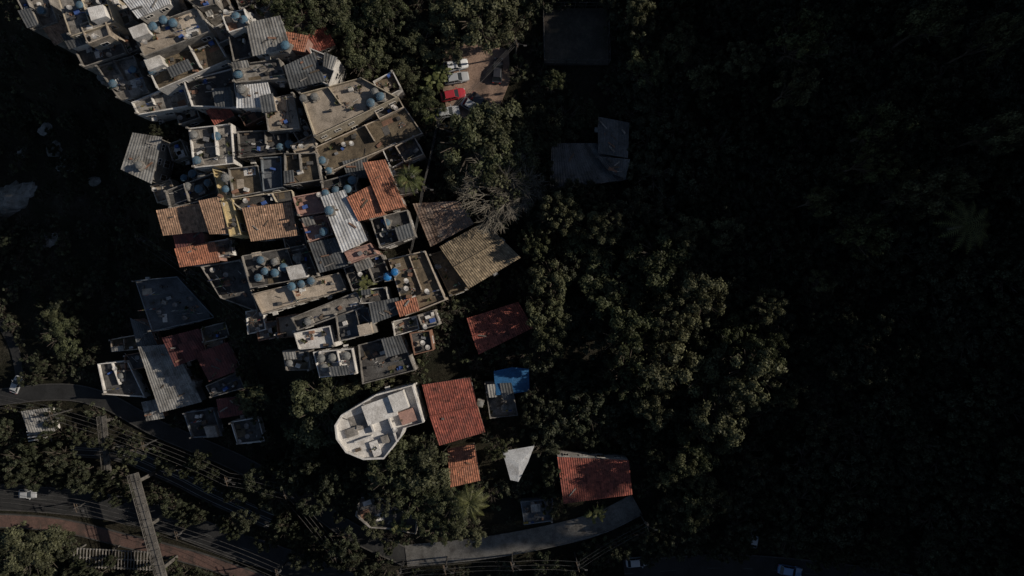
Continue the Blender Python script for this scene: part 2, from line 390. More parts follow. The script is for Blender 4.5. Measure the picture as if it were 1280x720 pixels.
B('tin_roof_house',[(358,84),(394,71),(405,100),(364,110)],7.8,'corr','conc','corrd',rise=.5)
B('tin_roof_house',[(298,106),(334,103),(340,131),(299,132)],6.5,'corr','white','corrw',rise=.4)
B('concrete_house',[(288,82),(350,74),(356,98),(292,103)],7.6,wall='conc',roof='conc')
B('tile_roof_house',[(362,42),(384,48),(379,62),(359,58)],7.5,'tile','pink','orange',rise=.4)
B('concrete_house',[(388,60),(424,76),(412,106),(396,100)],7.2,wall='white',roof='conc')
B('concrete_house',[(164,128),(228,100),(238,132),(172,143)],6.5,wall='white',roof='conc')
B('concrete_house',[(230,100),(290,84),(297,134),(240,134)],5.5,wall='white',roof='dark')
B('concrete_house',[(376,118),(452,96),(496,122),(392,172)],6.5,wall='cream',roof='beige',clut=.4)
B('concrete_house',[(330,122),(368,116),(374,160),(334,164)],5.6,wall='conc',roof='beige')
B('concrete_house',[(392,184),(504,134),(528,168),(408,216)],3.8,wall='beige',roof='brown',clut=.5)
B('tin_roof_house',[(168,167),(202,175),(188,226),(155,211)],9,'corr','conc','corr',rise=.4)
B('concrete_house',[(236,160),(290,155),(293,205),(241,210)],7,wall='white',roof='conc')
B('concrete_house',[(296,164),(358,160),(362,190),(298,198)],4.5,wall='conc',roof='dark')
B('concrete_house',[(286,210),(324,206),(328,240),(290,246)],6.6,wall='conc',roof='brown',clut=.4)
B('concrete_house',[(326,196),(352,195),(354,235),(328,239)],6.4,wall='bluep',roof='slate',clut=.2)
B('concrete_house',[(354,192),(394,190),(400,224),(356,232)],6.7,wall='conc',roof='brown',clut=.4)
B('concrete_house',[(206,240),(264,216),(272,246),(212,260)],7.5,wall='conc',roof='dark')
B('tile_roof_house',[(200,264),(258,256),(263,286),(205,293)],9,'tile','white','tan',rise=.6)
B('tile_roof_house',[(252,253),(276,247),(286,290),(264,292)],8.5,'tile','cream','tan',rise=.4)
B('concrete_house',[(266,212),(282,216),(302,292),(288,296)],7.4,wall='yellow',roof='yellow',clut=.3,par=.5)
B('tile_roof_house',[(308,262),(364,255),(369,292),(314,301)],6.3,'tile','cream','tan',rise=.5)
B('concrete_house',[(286,250),(364,238),(366,252),(304,262)],5.6,wall='cream',roof='dark')
B('tile_roof_house',[(222,312),(268,305),(272,325),(228,333)],9,'tile','pink','orange',rise=.4)
B('tin_roof_house',[(219,291),(252,291),(256,304),(221,310)],8.6,'corr','pink','maroon',rise=.3)
B('concrete_house',[(365,246),(402,238),(408,266),(372,272)],7.4,wall='pink',roof='pink',clut=.3)
B('concrete_house',[(374,274),(408,268),(416,294),(384,304)],6.8,wall='pink',roof='pink',clut=.5)
B('tin_roof_house',[(404,247),(432,241),(458,300),(428,314)],7.8,'corr','white','corrw',rise=.5)
B('tile_roof_house',[(437,248),(470,233),(480,266),(449,275)],7.8,'tile','brick','orange',rise=.6)
B('tile_roof_house',[(458,206),(482,201),(504,256),(480,264)],8.2,'tile','brick','orange',rise=.5)
B('concrete_house',[(462,274),(508,262),(518,296),(474,312)],6.2,wall='conc',roof='dark')
B('concrete_house',[(402,226),(438,216),(448,238),(404,244)],6.4,wall='conc',roof='dark')
B('tin_roof_house',[(390,306),(420,298),(432,330),(402,340)],6.8,'corr','conc','corrd',rise=.3)
B('concrete_house',[(430,316),(464,303),(472,318),(437,331)],6.6,wall='pink',roof='pink',clut=.2,par=.3)
B('concrete_house',[(302,318),(382,306),(398,346),(312,360)],6.2,wall='conc',roof='dark')
B('concrete_house',[(314,368),(424,342),(432,361),(328,392)],7,wall='beige',roof='beige',clut=.5)
B('concrete_house',[(252,332),(300,324),(322,392),(276,374)],6,wall='conc',roof='dark')
B('concrete_house',[(362,396),(444,366),(456,384),(372,414)],6.8,wall='conc',roof='conc',clut=.5)
B('concrete_house',[(366,416),(412,407),(417,432),(372,437)],8,wall='white',roof='white')
B('concrete_house',[(354,440),(385,438),(388,463),(357,463)],8,wall='conc',roof='conc')
B('concrete_house',[(390,440),(440,434),(445,467),(398,471)],8,wall='white',roof='white')
B('concrete_house',[(447,430),(500,417),(518,464),(452,480)],4,wall='conc',roof='dark')
B('concrete_house',[(418,392),(460,384),(468,416),(424,426)],5.5,wall='conc',roof='slate')
B('tin_roof_house',[(462,380),(496,372),(500,392),(468,402)],6,'corr','conc','corrd',rise=.3)
B('concrete_house',[(484,324),(530,314),(556,376),(506,394)],5.5,wall='beige',roof='brown')
B('tile_roof_house',[(498,378),(518,374),(522,388),(502,394)],7,'tile','pink','orange',rise=.2)
B('concrete_house',[(430,334),(478,318),(490,346),(440,364)],4.5,wall='conc',roof='dark')
B('tile_roof_house',[(553,308),(604,281),(648,322),(588,358)],5.5,'tile','cream','oldtile',rise=1.2,gable=True)
B('concrete_house',[(538,318),(552,312),(586,362),(562,370)],4.2,wall='brown',roof='brown')
B('tin_roof_house',[(518,256),(572,252),(590,280),(540,306)],3.2,'corr','brown','rust',rise=.4)
# lower-left shaded cluster
B('concrete_house',[(166,350),(222,344),(268,396),(188,416)],6,wall='bluep',roof='slate',clut=1)
B('tin_roof_house',[(206,422),(250,411),(266,440),(220,455)],6,'corr','pink','maroon',rise=.4)
B('tin_roof_house',[(176,436),(216,430),(250,502),(202,514)],5,'corr','bluep','corr',rise=.5)
B('tin_roof_house',[(248,444),(284,430),(300,462),(262,476)],5,'corr','pink','maroon',rise=.4)
B('concrete_house',[(256,482),(298,464),(306,486),(264,498)],4.5,wall='conc',roof='slate')
B('concrete_house',[(122,456),(160,452),(180,496),(130,492)],4.2,wall='white',roof='dark')
B('tin_roof_house',[(272,500),(300,498),(303,518),(276,520)],4.4,'corr','pink','maroon',rise=.3)
B('concrete_house',[(228,516),(266,511),(276,544),(238,546)],4,wall='bluep',roof='dark')
B('concrete_house',[(288,526),(322,520),(332,552),(296,556)],4,wall='white',roof='dark')
B('tin_roof_house',[(30,516),(58,512),(66,538),(40,542)],3,'corr','white','corr',rise=.3)
B('tin_roof_house',[(166,400),(186,410),(198,432),(174,434)],5,'corr','pink','corrd',rise=.3)
# bottom centre
B('tile_roof_house',[(530,482),(586,474),(604,540),(552,556)],4.5,'tile','cream','red',rise=1.4,gable=True)
B('tile_roof_house',[(562,562),(592,556),(598,598),(566,606)],4,'tile','cream','orange',rise=.7,gable=True)
B('concrete_house',[(606,478),(640,476),(648,520),(612,522)],3,wall='conc',roof='conc',clut=.6)
B('tile_roof_house',[(697,569),(784,574),(790,619),(706,630)],5,'tile','white','red',rise=1.0,ov=.1)
B('tile_roof_house',[(584,398),(648,380),(664,410),(600,440)],3.5,'tile','conc','red',rise=.9,gable=True)
B('concrete_house',[(650,628),(690,625),(692,650),(655,655)],3,wall='bluep',roof='slate')
B('tin_roof_house',[(690,182),(748,180),(782,222),(690,236)],3,'corr','conc','corrd',rise=.5)
B('tin_roof_house',[(750,150),(785,155),(784,196),(750,190)],3.2,'corr','conc','corrd',rise=.4)
B('tin_roof_house',[(748,198),(784,200),(782,222),(764,216)],3.6,'corr','conc','corrd',rise=.3)
def polyhouse(name,pts,h,par,wall,roof,extra=None):
    cx=sum(p[0] for p in pts)/len(pts); cy=sum(p[1] for p in pts)/len(pts)
    _,_,gz=GP(cx,cy); zt=gz+h; C=[W(p[0],p[1],zt) for p in pts]
    x0=sum(p[0] for p in C)/len(C); y0=sum(p[1] for p in C)/len(C); org=(x0,y0,gz)
    e=empty(name,org); w=MB(); r=MB(); wi=MB(); cl=MB()
    z0=min(g(*p) for p in C)-1; zf=zt-par
    def I(p,d): 
        v=Vector((x0-p[0],y0-p[1])); v.normalize(); return (p[0]+v.x*d,p[1]+v.y*d)
    w.prism([(p[0],p[1],z0) for p in C],[(p[0],p[1],zt) for p in C],wall,cap=False)
    n=len(C); In=[I(p,.28) for p in C]
    for i in range(n):
        j=(i+1)%n
        w.face([(*C[i],zt),(*C[j],zt),(*In[j],zt),(*In[i],zt)],wall); w.face([(*In[i],zt),(*In[j],zt),(*In[j],zf),(*In[i],zf)],wall)
        add_windows(wi,C[i],C[j],(x0,y0),gz,zt)
    r.face([(*p,zf) for p in In],roof)
    for _ in range(22):
        px=U(min(p[0] for p in pts),max(p[0] for p in pts)); py=U(min(p[1] for p in pts),max(p[1] for p in pts))
        if inpoly(px,py,[(cx+(p[0]-cx)*.8,cy+(p[1]-cy)*.8) for p in pts]): x,y=W(px,py,zf); clutter(cl,x,y,zf,.35,6)
    if extra: extra(w,r,zf,zt)
    w.obj('walls',e,org); r.obj('roof_terrace',e,org); wi.obj('windows',e,org); cl.obj('rooftop_clutter',e,org)
    BL.append((pts,zf,'slab',zt)); return e
def ex(w,r,zf,zt):
    def bx(px,py,sx,sy,h,k,a=.35,z=0):
        x,y=W(px,py,zf); w.box((x,y,zf+z+h/2),sx/2,sy/2,h/2-.001,k,a)
    bx(476,512,5.2,3.4,1.3,'white'); bx(500,500,2.6,3.0,2.0,'white'); bx(455,548,3,.3,.9,'white'); bx(462,522,.3,5,.9,'white'); bx(490,530,.25,6,1.1,'white'); bx(510,520,2.6,2.2,.7,'pink'); bx(440,540,2,1.4,.5,'conc'); bx(482,548,1.2,1.2,.8,'conc'); bx(448,528,2.8,2.6,.06,'conc'); bx(470,560,1.4,2.6,.5,'white')
    for px in (448,466): bx(px,562,.9,.5,.4,'wood')
polyhouse('white_terrace_house',[(426,519),(470,493),(516,481),(530,528),(506,535),(502,546),(480,574),(454,575),(432,566),(420,549),(418,532)],8.5,1.1,'white','white',ex)
polyhouse('concrete_terrace_house',[(448,622),(470,618),(494,634),(522,648),(520,668),(490,662),(462,660),(444,645)],2.5,.8,'conc','dark')
def flatcanopy(name,pts,h,k,rise=.0):
    cx=sum(p[0] for p in pts)/len(pts); cy=sum(p[1] for p in pts)/len(pts); _,_,gz=GP(cx,cy); zt=gz+h
    C=[W(p[0],p[1],zt) for p in pts]; o=(sum(p[0] for p in C)/len(C),sum(p[1] for p in C)/len(C),gz)
    e=empty(name,o); m=MB(); q=MB(); n=len(C); top=[(c[0],c[1],zt+(rise if i%2 else 0)) for i,c in enumerate(C)]
    cen=(o[0],o[1],zt+rise*.5+.1)
    for i in range(n):
        j=(i+1)%n; a=Vector(top[i]); b=Vector(top[j]); c=Vector(cen); mid=(a+b)/2-Vector((0,0,.04))
        m.face([a,mid,c],k,U(.9,1.05)); m.face([mid,b,c],k,U(.9,1.05))
    for t in top: q.tube((t[0]*.97+o[0]*.03,t[1]*.97+o[1]*.03,gz-.6),(t[0]*.97+o[0]*.03,t[1]*.97+o[1]*.03,t[2]-.02),.08,.08,'metal')
    m.obj('canopy_sheet',e,o); q.obj('posts',e,o); BL.append((pts,zt,'flat',zt)); return e
flatcanopy('white_awning',[(628,564),(668,557),(660,578),(648,602),(638,600)],5,'corrw',.1)
flatcanopy('blue_tarpaulin_canopy',[(617,464),(640,459),(661,461),(662,489),(641,492),(620,494)],4,'tarp',.1)
# filler houses
FAV=[(30,-20),(260,-30),(340,10),(420,60),(490,110),(528,170),(510,230),(520,310),(558,385),(520,470),(400,478),(350,440),(300,390),(250,335),(195,290),(200,240),(225,160),(150,120),(80,60)]
FAV2=[(165,345),(225,345),(300,430),(330,520),(330,560),(240,555),(170,500),(130,490)]
tries=0; nf=0
while tries<1600 and nf<100:
    tries+=1
    poly=FAV if R()<.8 else FAV2
    px=U(20,560); py=U(-20,570)
    if not inpoly(px,py,poly): continue
    if any(inpoly(px+dx,py+dy,b[0]) for b in BL for dx,dy in ((0,0),(5,0),(-5,0),(0,5),(0,-5))): continue
    a=math.radians(25 if py<200 else 12)+U(-.1,.1); w=U(10,18); d=U(8,14)
    pts=[(px+x*math.cos(a)+y*math.sin(a),py-x*math.sin(a)+y*math.cos(a)) for x,y in ((-w,-d),(w,-d),(w,d),(-w,d))]
    k=R()
    hh=U(3,4.8)-(1 if poly is FAV2 else 0)
    if k<.84: B('concrete_house',pts,hh,wall=random.choice(('conc','beige','brick','white','conc')),roof=random.choice(('dark','conc','brown','beige','dark')))
    elif k<.93: B('tin_roof_house',pts,hh,'corr',random.choice(('conc','brick')),random.choice(('corr','corrd')),rise=.4)
    else: B('tile_roof_house',pts,hh,'tile','conc','red',rise=.4)
    nf+=1
# ------------------------------------------------------------------ water tanks
def tankmesh(k,n=20):
    m=MB(); pr=[(0,.0),(.55,0),(.60,.25),(.62,.27),(.66,.75),(.71,.78),(.73,.84),(.70,.88),(.62,.92),(.45,1.02),(.22,1.08),(.20,1.12),(0,1.14)]
    for (r0,z0),(r1,z1) in zip(pr,pr[1:]):
        for i in range(n):
            a=6.2832*i/n; b=6.2832*(i+1)/n
            q=[(r0*math.cos(a),r0*math.sin(a),z0),(r0*math.cos(b),r0*math.sin(b),z0),(r1*math.cos(b),r1*math.sin(b),z1),(r1*math.cos(a),r1*math.sin(a),z1)]
            if r0==0: q=q[1:]
            if r1==0: q=q[:3]
            m.face(q,k)
    m.tube((.6,0,.1),(.95,0,.05),.04,.04,'dark')
    for i in range(4):
        a=i*1.5708+.4; m.box((.5*math.cos(a),.5*math.sin(a),.99),.16,.03,.02,k,a)
    o=m.obj('water_tank',None,smooth=False); me=o.data; bpy.data.objects.remove(o); return me
TK={'b':tankmesh('tankb'),'B':tankmesh('tankbb'),'g':tankmesh('tankg')}
TANKS=[(190,32),(203,24),(215,28),(165,86),(177,80),(189,88),(297,92),(304,24),(294,20),(463,128),(475,120),(468,114),(402,200),(410,213),(241,168),(349,183),(361,180),(229,222),(240,217),(251,221),(234,233),(248,236),(258,228),(406,241),(419,237),(434,236),(440,225),(281,222),(281,236),(404,289),(411,263),(325,325),(330,339),(342,327),(343,341),(322,347),(354,334),(364,358),(376,355),(388,351),(301,111),(356,56),(345,73),(98,5),(50,12),(112,14),(384,402),(245,200),(270,170),(126,96),(140,104),(172,206),(505,290),(483,278)]
for i,(px,py) in enumerate(TANKS+[(484,346),(493,340),(371,322),(377,336),(378,122),(392,120),(372,138),(401,448),(415,447),(361,454),(405,460),(433,445),(240,480),(150,470),(630,510),(600,505)]):
    t='b' if R()<.75 else 'g'
    if i>=len(TANKS): t='g'
    if i in (len(TANKS),len(TANKS)+1): t='B'
    hit=[b for b in BL if inpoly(px,py,b[0])]
    if hit:
        b=max(hit,key=lambda b:b[1]); zf=b[1]; st=U(.25,.9) if b[2]=='slab' else .7
    else:
        _,_,zf=GP(px,py); st=3.5
    z=zf+st; x,y=W(px,py,z+.9)
    s=U(.78,1.02)
    e=inst('water_tank',TK[t],(x,y,z),U(0,6),(s,s,s))
    sb=MB(); sb.box((0,0,-st/2/s),.75,.75,st/2/s-.004,'conc'); sb.obj('stand',e)
# ------------------------------------------------------------------ terrain mesh
def coords(lo,hi,step,ext):
    a=list(np.arange(lo,hi+.01,step)); s=step; x=a[-1]
    while x<ext: s=min(s*1.25,60); x+=s; a.append(x)
    s=step; x=a[0]; pre=[]
    while x>-ext: s=min(s*1.25,60); x-=s; pre.append(x)
    return pre[::-1]+a
X=coords(-110,160,1.8,1500); Y=coords(-90,90,1.8,1500)
vs=[(x,y,g(x,y)) for y in Y for x in X]; nx=len(X)
fs=[(j*nx+i,j*nx+i+1,(j+1)*nx+i+1,(j+1)*nx+i) for j in range(len(Y)-1) for i in range(nx-1)]
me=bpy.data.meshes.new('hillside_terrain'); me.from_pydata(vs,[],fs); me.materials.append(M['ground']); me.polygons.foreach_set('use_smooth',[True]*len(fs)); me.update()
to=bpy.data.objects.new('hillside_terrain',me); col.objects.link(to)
# ------------------------------------------------------------------ roads
ROADPX=[]
def cr(pts,n=14):
    out=[]; P=[pts[0]]+pts+[pts[-1]]
    for i in range(1,len(P)-2):
        for k in range(n):
            t=k/n; q=[]
            for d in range(2):
                a,b,c,e=P[i-1][d],P[i][d],P[i+1][d],P[i+2][d]
                q.append(.5*((2*b)+(c-a)*t+(2*a-5*b+4*c-e)*t*t+(3*b-a-3*c+e)*t**3))
            out.append(tuple(q))
    out.append(pts[-1]); return out
def road(name,pts,w,k,off=.22,kerb=True,centre=False,kk='kerbd',pad=4,rails=False):
    c=cr(pts); ROADPX.append((c,w/S/2+pad))
    P=[GP(*p) for p in c]; m=MB(); kb=MB(); ln=MB(); rl=MB(); rows=[]
    for i,p in enumerate(P):
        a=P[max(0,i-1)]; b=P[min(len(P)-1,i+1)]; d=Vector((b[0]-a[0],b[1]-a[1])).normalized(); n=Vector((-d.y,d.x)); z=max(g(p[0]+n.x*s*w/2,p[1]+n.y*s*w/2) for s in (-1,0,1))+off
        rows.append((p,n,z))
    def strip(mb,s0,s1,dz,k,skirt=False,dash=False):
        for i in range(len(rows)-1):
            if dash and i%6>1: continue
            (p,n,z),(p2,n2,z2)=rows[i],rows[i+1]
            A=(p[0]+n.x*s0,p[1]+n.y*s0,z+dz);Bq=(p[0]+n.x*s1,p[1]+n.y*s1,z+dz);Cq=(p2[0]+n2.x*s1,p2[1]+n2.y*s1,z2+dz);D=(p2[0]+n2.x*s0,p2[1]+n2.y*s0,z2+dz)
            mb.face([A,Bq,Cq,D],k)
            if skirt:
                mb.face([A,D,(D[0],D[1],D[2]-1.5),(A[0],A[1],A[2]-1.5)],k); mb.face([Bq,Cq,(Cq[0],Cq[1],Cq[2]-1.5),(Bq[0],Bq[1],Bq[2]-1.5)],k)
    e=empty(name,P[0]); strip(m,-w/2,w/2,0,k,True); 
    if kerb: strip(kb,-w/2-.2,-w/2-.003,.12,kk,True); strip(kb,w/2+.003,w/2+.2,.12,kk,True)
    if centre: strip(ln,-.06,.06,.006,'line',dash=True)
    if rails:
        for s in rails: strip(rl,s-.05,s+.05,.05,'metal',True)
    m.obj('surface',e,P[0]); kb.obj('kerbs',e,P[0]); ln.obj('road_markings',e,P[0]); rl.obj('rails',e,P[0]); return rows
road('asphalt_road',[(-80,618),(60,624),(180,642),(300,682),(420,724),(520,770)],4.8,'asph',centre=True,pad=0)
road('red_pavement',[(-80,648),(60,654),(160,676),(260,702),(350,735)],2.4,'redpave',kerb=True,pad=0)
road('hillside_street',[(-80,508),(60,490),(130,500),(200,536),(300,578),(380,622),(440,662),(510,696)],3.0,'asph',pad=-1)
road('concrete_street',[(508,693),(600,684),(690,668),(750,652),(796,630)],3.6,'pave',kk='pave')
road('asphalt_road',[(780,716),(900,709),(990,714),(1100,728),(1200,750)],4.5,'asph',centre=True,pad=0)
road('railway_track',[(90,560),(150,566),(210,590),(270,620),(340,650)],3.0,'asph',pad=-1,rails=(-1.2,-.2,.2,1.2))
road('hillside_path',[(0,400),(20,440),(28,490)],1.8,'asph',kerb=False,pad=0)
def patch(name,poly,k,off=.15,n=16):
    xs=[p[0] for p in poly]; ys=[p[1] for p in poly]; m=MB()
    org=GP(sum(xs)/len(xs),sum(ys)/len(ys))
    P=[GP(*p) for p in poly]; zc=org[2]+off
    top=[(p[0],p[1],max(zc,p[2]+off)) for p in P]
    for i in range(len(top)):
        j=(i+1)%len(top)
        m.face([(org[0],org[1],zc),top[i],top[j]],k); m.face([top[i],top[j],(top[j][0],top[j][1],top[j][2]-3),(top[i][0],top[i][1],top[i][2]-3)],k)
    m.obj(name,None,org); return zc
YARD=[(556,62),(584,54),(636,62),(638,100),(622,140),(590,150),(560,146),(552,100)]
zy=patch('dirt_yard',YARD,'dirt',.5)
CT=[(678,12),(758,12),(760,82),(680,82)]
zc=patch('sports_court',CT,'court',.6)
e=empty('court_fence',GP(720,46)); m=MB(); q=[GP(*p) for p in CT]
for i in range(4):
    a=Vector(q[i]); b=Vector(q[(i+1)%4]); n=6
    for k in range(n):
        p=a.lerp(b,k/n); m.tube((p.x,p.y,g(p.x,p.y)-.3),(p.x,p.y,g(p.x,p.y)+3.4),.06,.06,'dark')
    for zz in (.6,1.8,3.3): m.tube((a.x,a.y,a.z+zz),(b.x,b.y,b.z+zz),.04,.04,'dark',4)
m.obj('posts_and_rails',e,tuple(e.location))
# ------------------------------------------------------------------ footbridge
def footbridge(name,p0,p1,w,h,k='conc',tt=.6):
    z=max(GP(*p0)[2],GP(*p1)[2])+h; a=Vector((*W(*p0,z),z)); b=Vector((*W(*p1,z),z)); d=(b-a); L=d.length; ang=math.atan2(d.y,d.x); c=(a+b)/2
    e=empty(name,c); m=MB(); r=MB(); pr=MB(); dn=d.normalized(); n=Vector((-dn.y,dn.x,0))
    m.box((c.x,c.y,z-.15),L/2,w/2,.15,k,ang,tt)
    for s in (-1,1):
        q=c+n*s*(w/2-.1); r.box((q.x,q.y,z+1.1),L/2,.05,.05,k,ang,tt); r.box((q.x,q.y,z+.55),L/2,.03,.03,k,ang,tt)
        for j in range(int(L/1.5)+1):
            q=a+dn*min(L,j*1.5)+n*s*(w/2-.1); r.box((q.x,q.y,z+.54),.05,.05,.53,k,ang,tt)
    for j in range(int(L/2)): 
        q=a+dn*(j*2+1); m.box((q.x,q.y,z+.01),.04,w/2-.2,.012,'dark',ang)
    for t in (.08,.5,.92):
        q=a.lerp(b,t); zz=g(q.x,q.y); pr.box((q.x,q.y,(z-.3+zz-1)/2),.3,.5,(z-.3-zz+1)/2,k,ang,tt)
    m.obj('deck',e,c); r.obj('railings',e,c); pr.obj('piers',e,c)
footbridge('footbridge',(167,592),(203,722),1.7,7,tt=.5)
footbridge('footbridge',(128,520),(136,604),1.3,3.2,tt=.4)
z=GP(140,700)[2]+3.2; x,y=W(140,699,z); e=empty('slatted_shelter',(x,y,z)); m=MB(); a0=math.radians(-3)
for k in range(-12,13): m.box((x+k*.62,y-k*.03,z),.09,1.9,.05,'conc',a0,U(.5,1.2))
for s in (-1.7,0,1.7): m.box((x,y+s,z-.2),8,.1,.1,'pave',a0)
for k in (-7,0,7):
    for s in (-1.7,1.7): m.box((x+k,y+s,z-2),.12,.12,1.7,'pave')
m.obj('slats',e,(x,y,z))
z=GP(52,546)[2]+2.6; x,y=W(54,540,z); e=empty('slatted_shelter',(x,y,z)); m=MB()
for k in range(6): m.box((x-1.5+.1*k,y+1.6-k*.6,z),2.0,.14,.05,'white',.2)
for s in(-1.5,1.2): m.box((x+s,y,z-.15),.08,2,.08,'pave',.2); m.box((x+s,y,z-1.6),.1,.1,1.4,'pave',.2)
m.obj('slats',e,(x,y,z))
# ------------------------------------------------------------------ cars
def car(px,py,deg,k,dz=0.3,L=4.2,name='parked_car',zz=None):
    x,y,z=GP(px,py); z=(zz if zz is not None else z+dz)
    e=empty(name,(x,y,z)); e.rotation_euler[2]=math.radians(deg)
    b=MB(); gl=MB(); wh=MB()
    s=L/4.2
    secs=[(-2.1,.60,.45,.55),(-2.0,.80,.32,.78),(-1.5,.86,.28,.90),(-.9,.87,.28,.93),(.6,.87,.28,.92),(1.3,.85,.28,.85),(1.9,.76,.32,.72),(2.1,.55,.42,.55)]
    def ring(t):
        xx,w,lo,hi=t; return [(xx*s,-w*.92,lo),(xx*s,-w,(lo+hi)/2),(xx*s,-w*.88,hi),(xx*s,0,hi+.03),(xx*s,w*.88,hi),(xx*s,w,(lo+hi)/2),(xx*s,w*.92,lo)]
    Rg=[ring(t) for t in secs]
    for A,Bq in zip(Rg,Rg[1:]):
        for i in range(6): b.face([A[i],A[i+1],Bq[i+1],Bq[i]],k)
    b.face(Rg[0][::-1],k); b.face(Rg[-1],k)
    bot=[(-1.75*s,-.76,.9),(.95*s,-.76,.9),(.95*s,.76,.9),(-1.75*s,.76,.9)]; top=[(-1.25*s,-.6,1.40),(.25*s,-.6,1.42),(.25*s,.6,1.42),(-1.25*s,.6,1.40)]
    gl.prism(bot,top,'glass',cap=False)
    rf=[(-1.3*s,-.62,1.405),(.3*s,-.62,1.425),(.3*s,.62,1.425),(-1.3*s,.62,1.405)]; b.prism(rf,[(p[0]*.93-.03,p[1]*.9,p[2]+.05) for p in rf],k,bottom=True)
    for p,q in zip(bot,top): b.tube(p,q,.045,.04,k,5)
    for sy in (-1,1): b.tube((-.45*s,sy*.765,.9),(-.45*s,sy*.61,1.4),.04,.04,k,5); b.box((.75*s,sy*.95,.95),.08,.09,.07,k)
    for sx in (-1.3,1.3):
        for sy in (-1,1): wh.tube((sx*s,sy*.66,.31),(sx*s,sy*.88,.31),.31,.31,'tyre',14); wh.tube((sx*s,sy*.885,.31),(sx*s,sy*.89,.31),.17,.17,'metal',10)
    for sy in (-.55,.55): b.box((2.02*s,sy,.62),.06,.14,.07,'cl_w'); b.box((-2.04*s,sy,.66),.05,.14,.07,'cl_r')
    b.obj('body',e); gl.obj('windows',e); wh.obj('wheels',e)
car(570,84,12,'cw',zz=zy); car(571,100,10,'cs',zz=zy); car(567,121,12,'cr',zz=zy); car(602,130,-35,'cb',zz=zy); car(622,90,85,'cb',zz=zy); car(560,143,10,'cs',zz=zy); car(592,136,-30,'cs',zz=zy)
car(38,616,-2,'cs',.25,3.6); car(985,711,-10,'cblue',.25); car(940,668,80,'cs',.3); car(24,480,70,'cs',.3,3.6); car(796,700,5,'cs',.3)
# ------------------------------------------------------------------ rock outcrop
def rockm(r,seed):
    random.seed(seed); m=MB(); n=14; mm=9; g0=[]
    for j in range(mm+1):
        th=math.pi*j/mm
        for i in range(n):
            ph=6.2832*i/n; d=Vector((math.sin(th)*math.cos(ph),math.sin(th)*math.sin(ph),math.cos(th)))
            k=1+.6*mn.noise(d*1.9+Vector((seed,0,0))); g0.append((d.x*r*k*1.6,d.y*r*k,d.z*r*k*.5))
    for j in range(mm):
        for i in range(n):
            m.face([g0[j*n+i],g0[j*n+(i+1)%n],g0[(j+1)*n+(i+1)%n],g0[(j+1)*n+i]],'rock')
    return m
ROCKS=[(5,256,3.2),(22,246,2.8),(38,236,1.6),(70,185,1.4),(60,160,1.2),(85,205,1.5),(120,225,1.0),(1030,352,1.5),(62,300,1.4),(30,190,1.0)]
for i,(px,py,r) in enumerate(ROCKS):
    x,y,z=GP(px,py); o=rockm(r,i+3).obj('rock_outcrop',None); o.location=(x,y,z); o.rotation_euler[2]=.5+U(-.3,.3)
random.seed(11)
# ------------------------------------------------------------------ trees
def leaf_quads(cs,rs,n,size,flat=.75,seed=0):
    rng=np.random.default_rng(seed)
    cs=np.array(cs); rs=np.array(rs); pr=rs**2; pr/=pr.sum()
    idx=rng.choice(len(cs),n,p=pr)
    d=rng.normal(size=(n,3)); d/=np.linalg.norm(d,axis=1)[:,None]
    rad=rs[idx]*(rng.random(n)**.4)*(1+.25*rng.normal(size=n)*(rng.random(n)<.25))
    pos=cs[idx]+d*rad[:,None]*np.array([1,1,flat])
    nrm=d+np.array([0,0,.5])+rng.normal(size=(n,3))*.6; nrm/=np.linalg.norm(nrm,axis=1)[:,None]
    t=np.cross(nrm,rng.normal(size=(n,3))); t/=np.linalg.norm(t,axis=1)[:,None]
    b=np.cross(nrm,t); s=(size*rng.uniform(.5,1.35,n))[:,None]
    v=np.stack([pos-t*s,pos+b*s*.5,pos+t*s,pos-b*s*.5],1).reshape(-1,3)
    ct=rng.uniform(.55,1.45,len(cs))[idx]
    return v,ct*rng.uniform(.6,1.45,n)
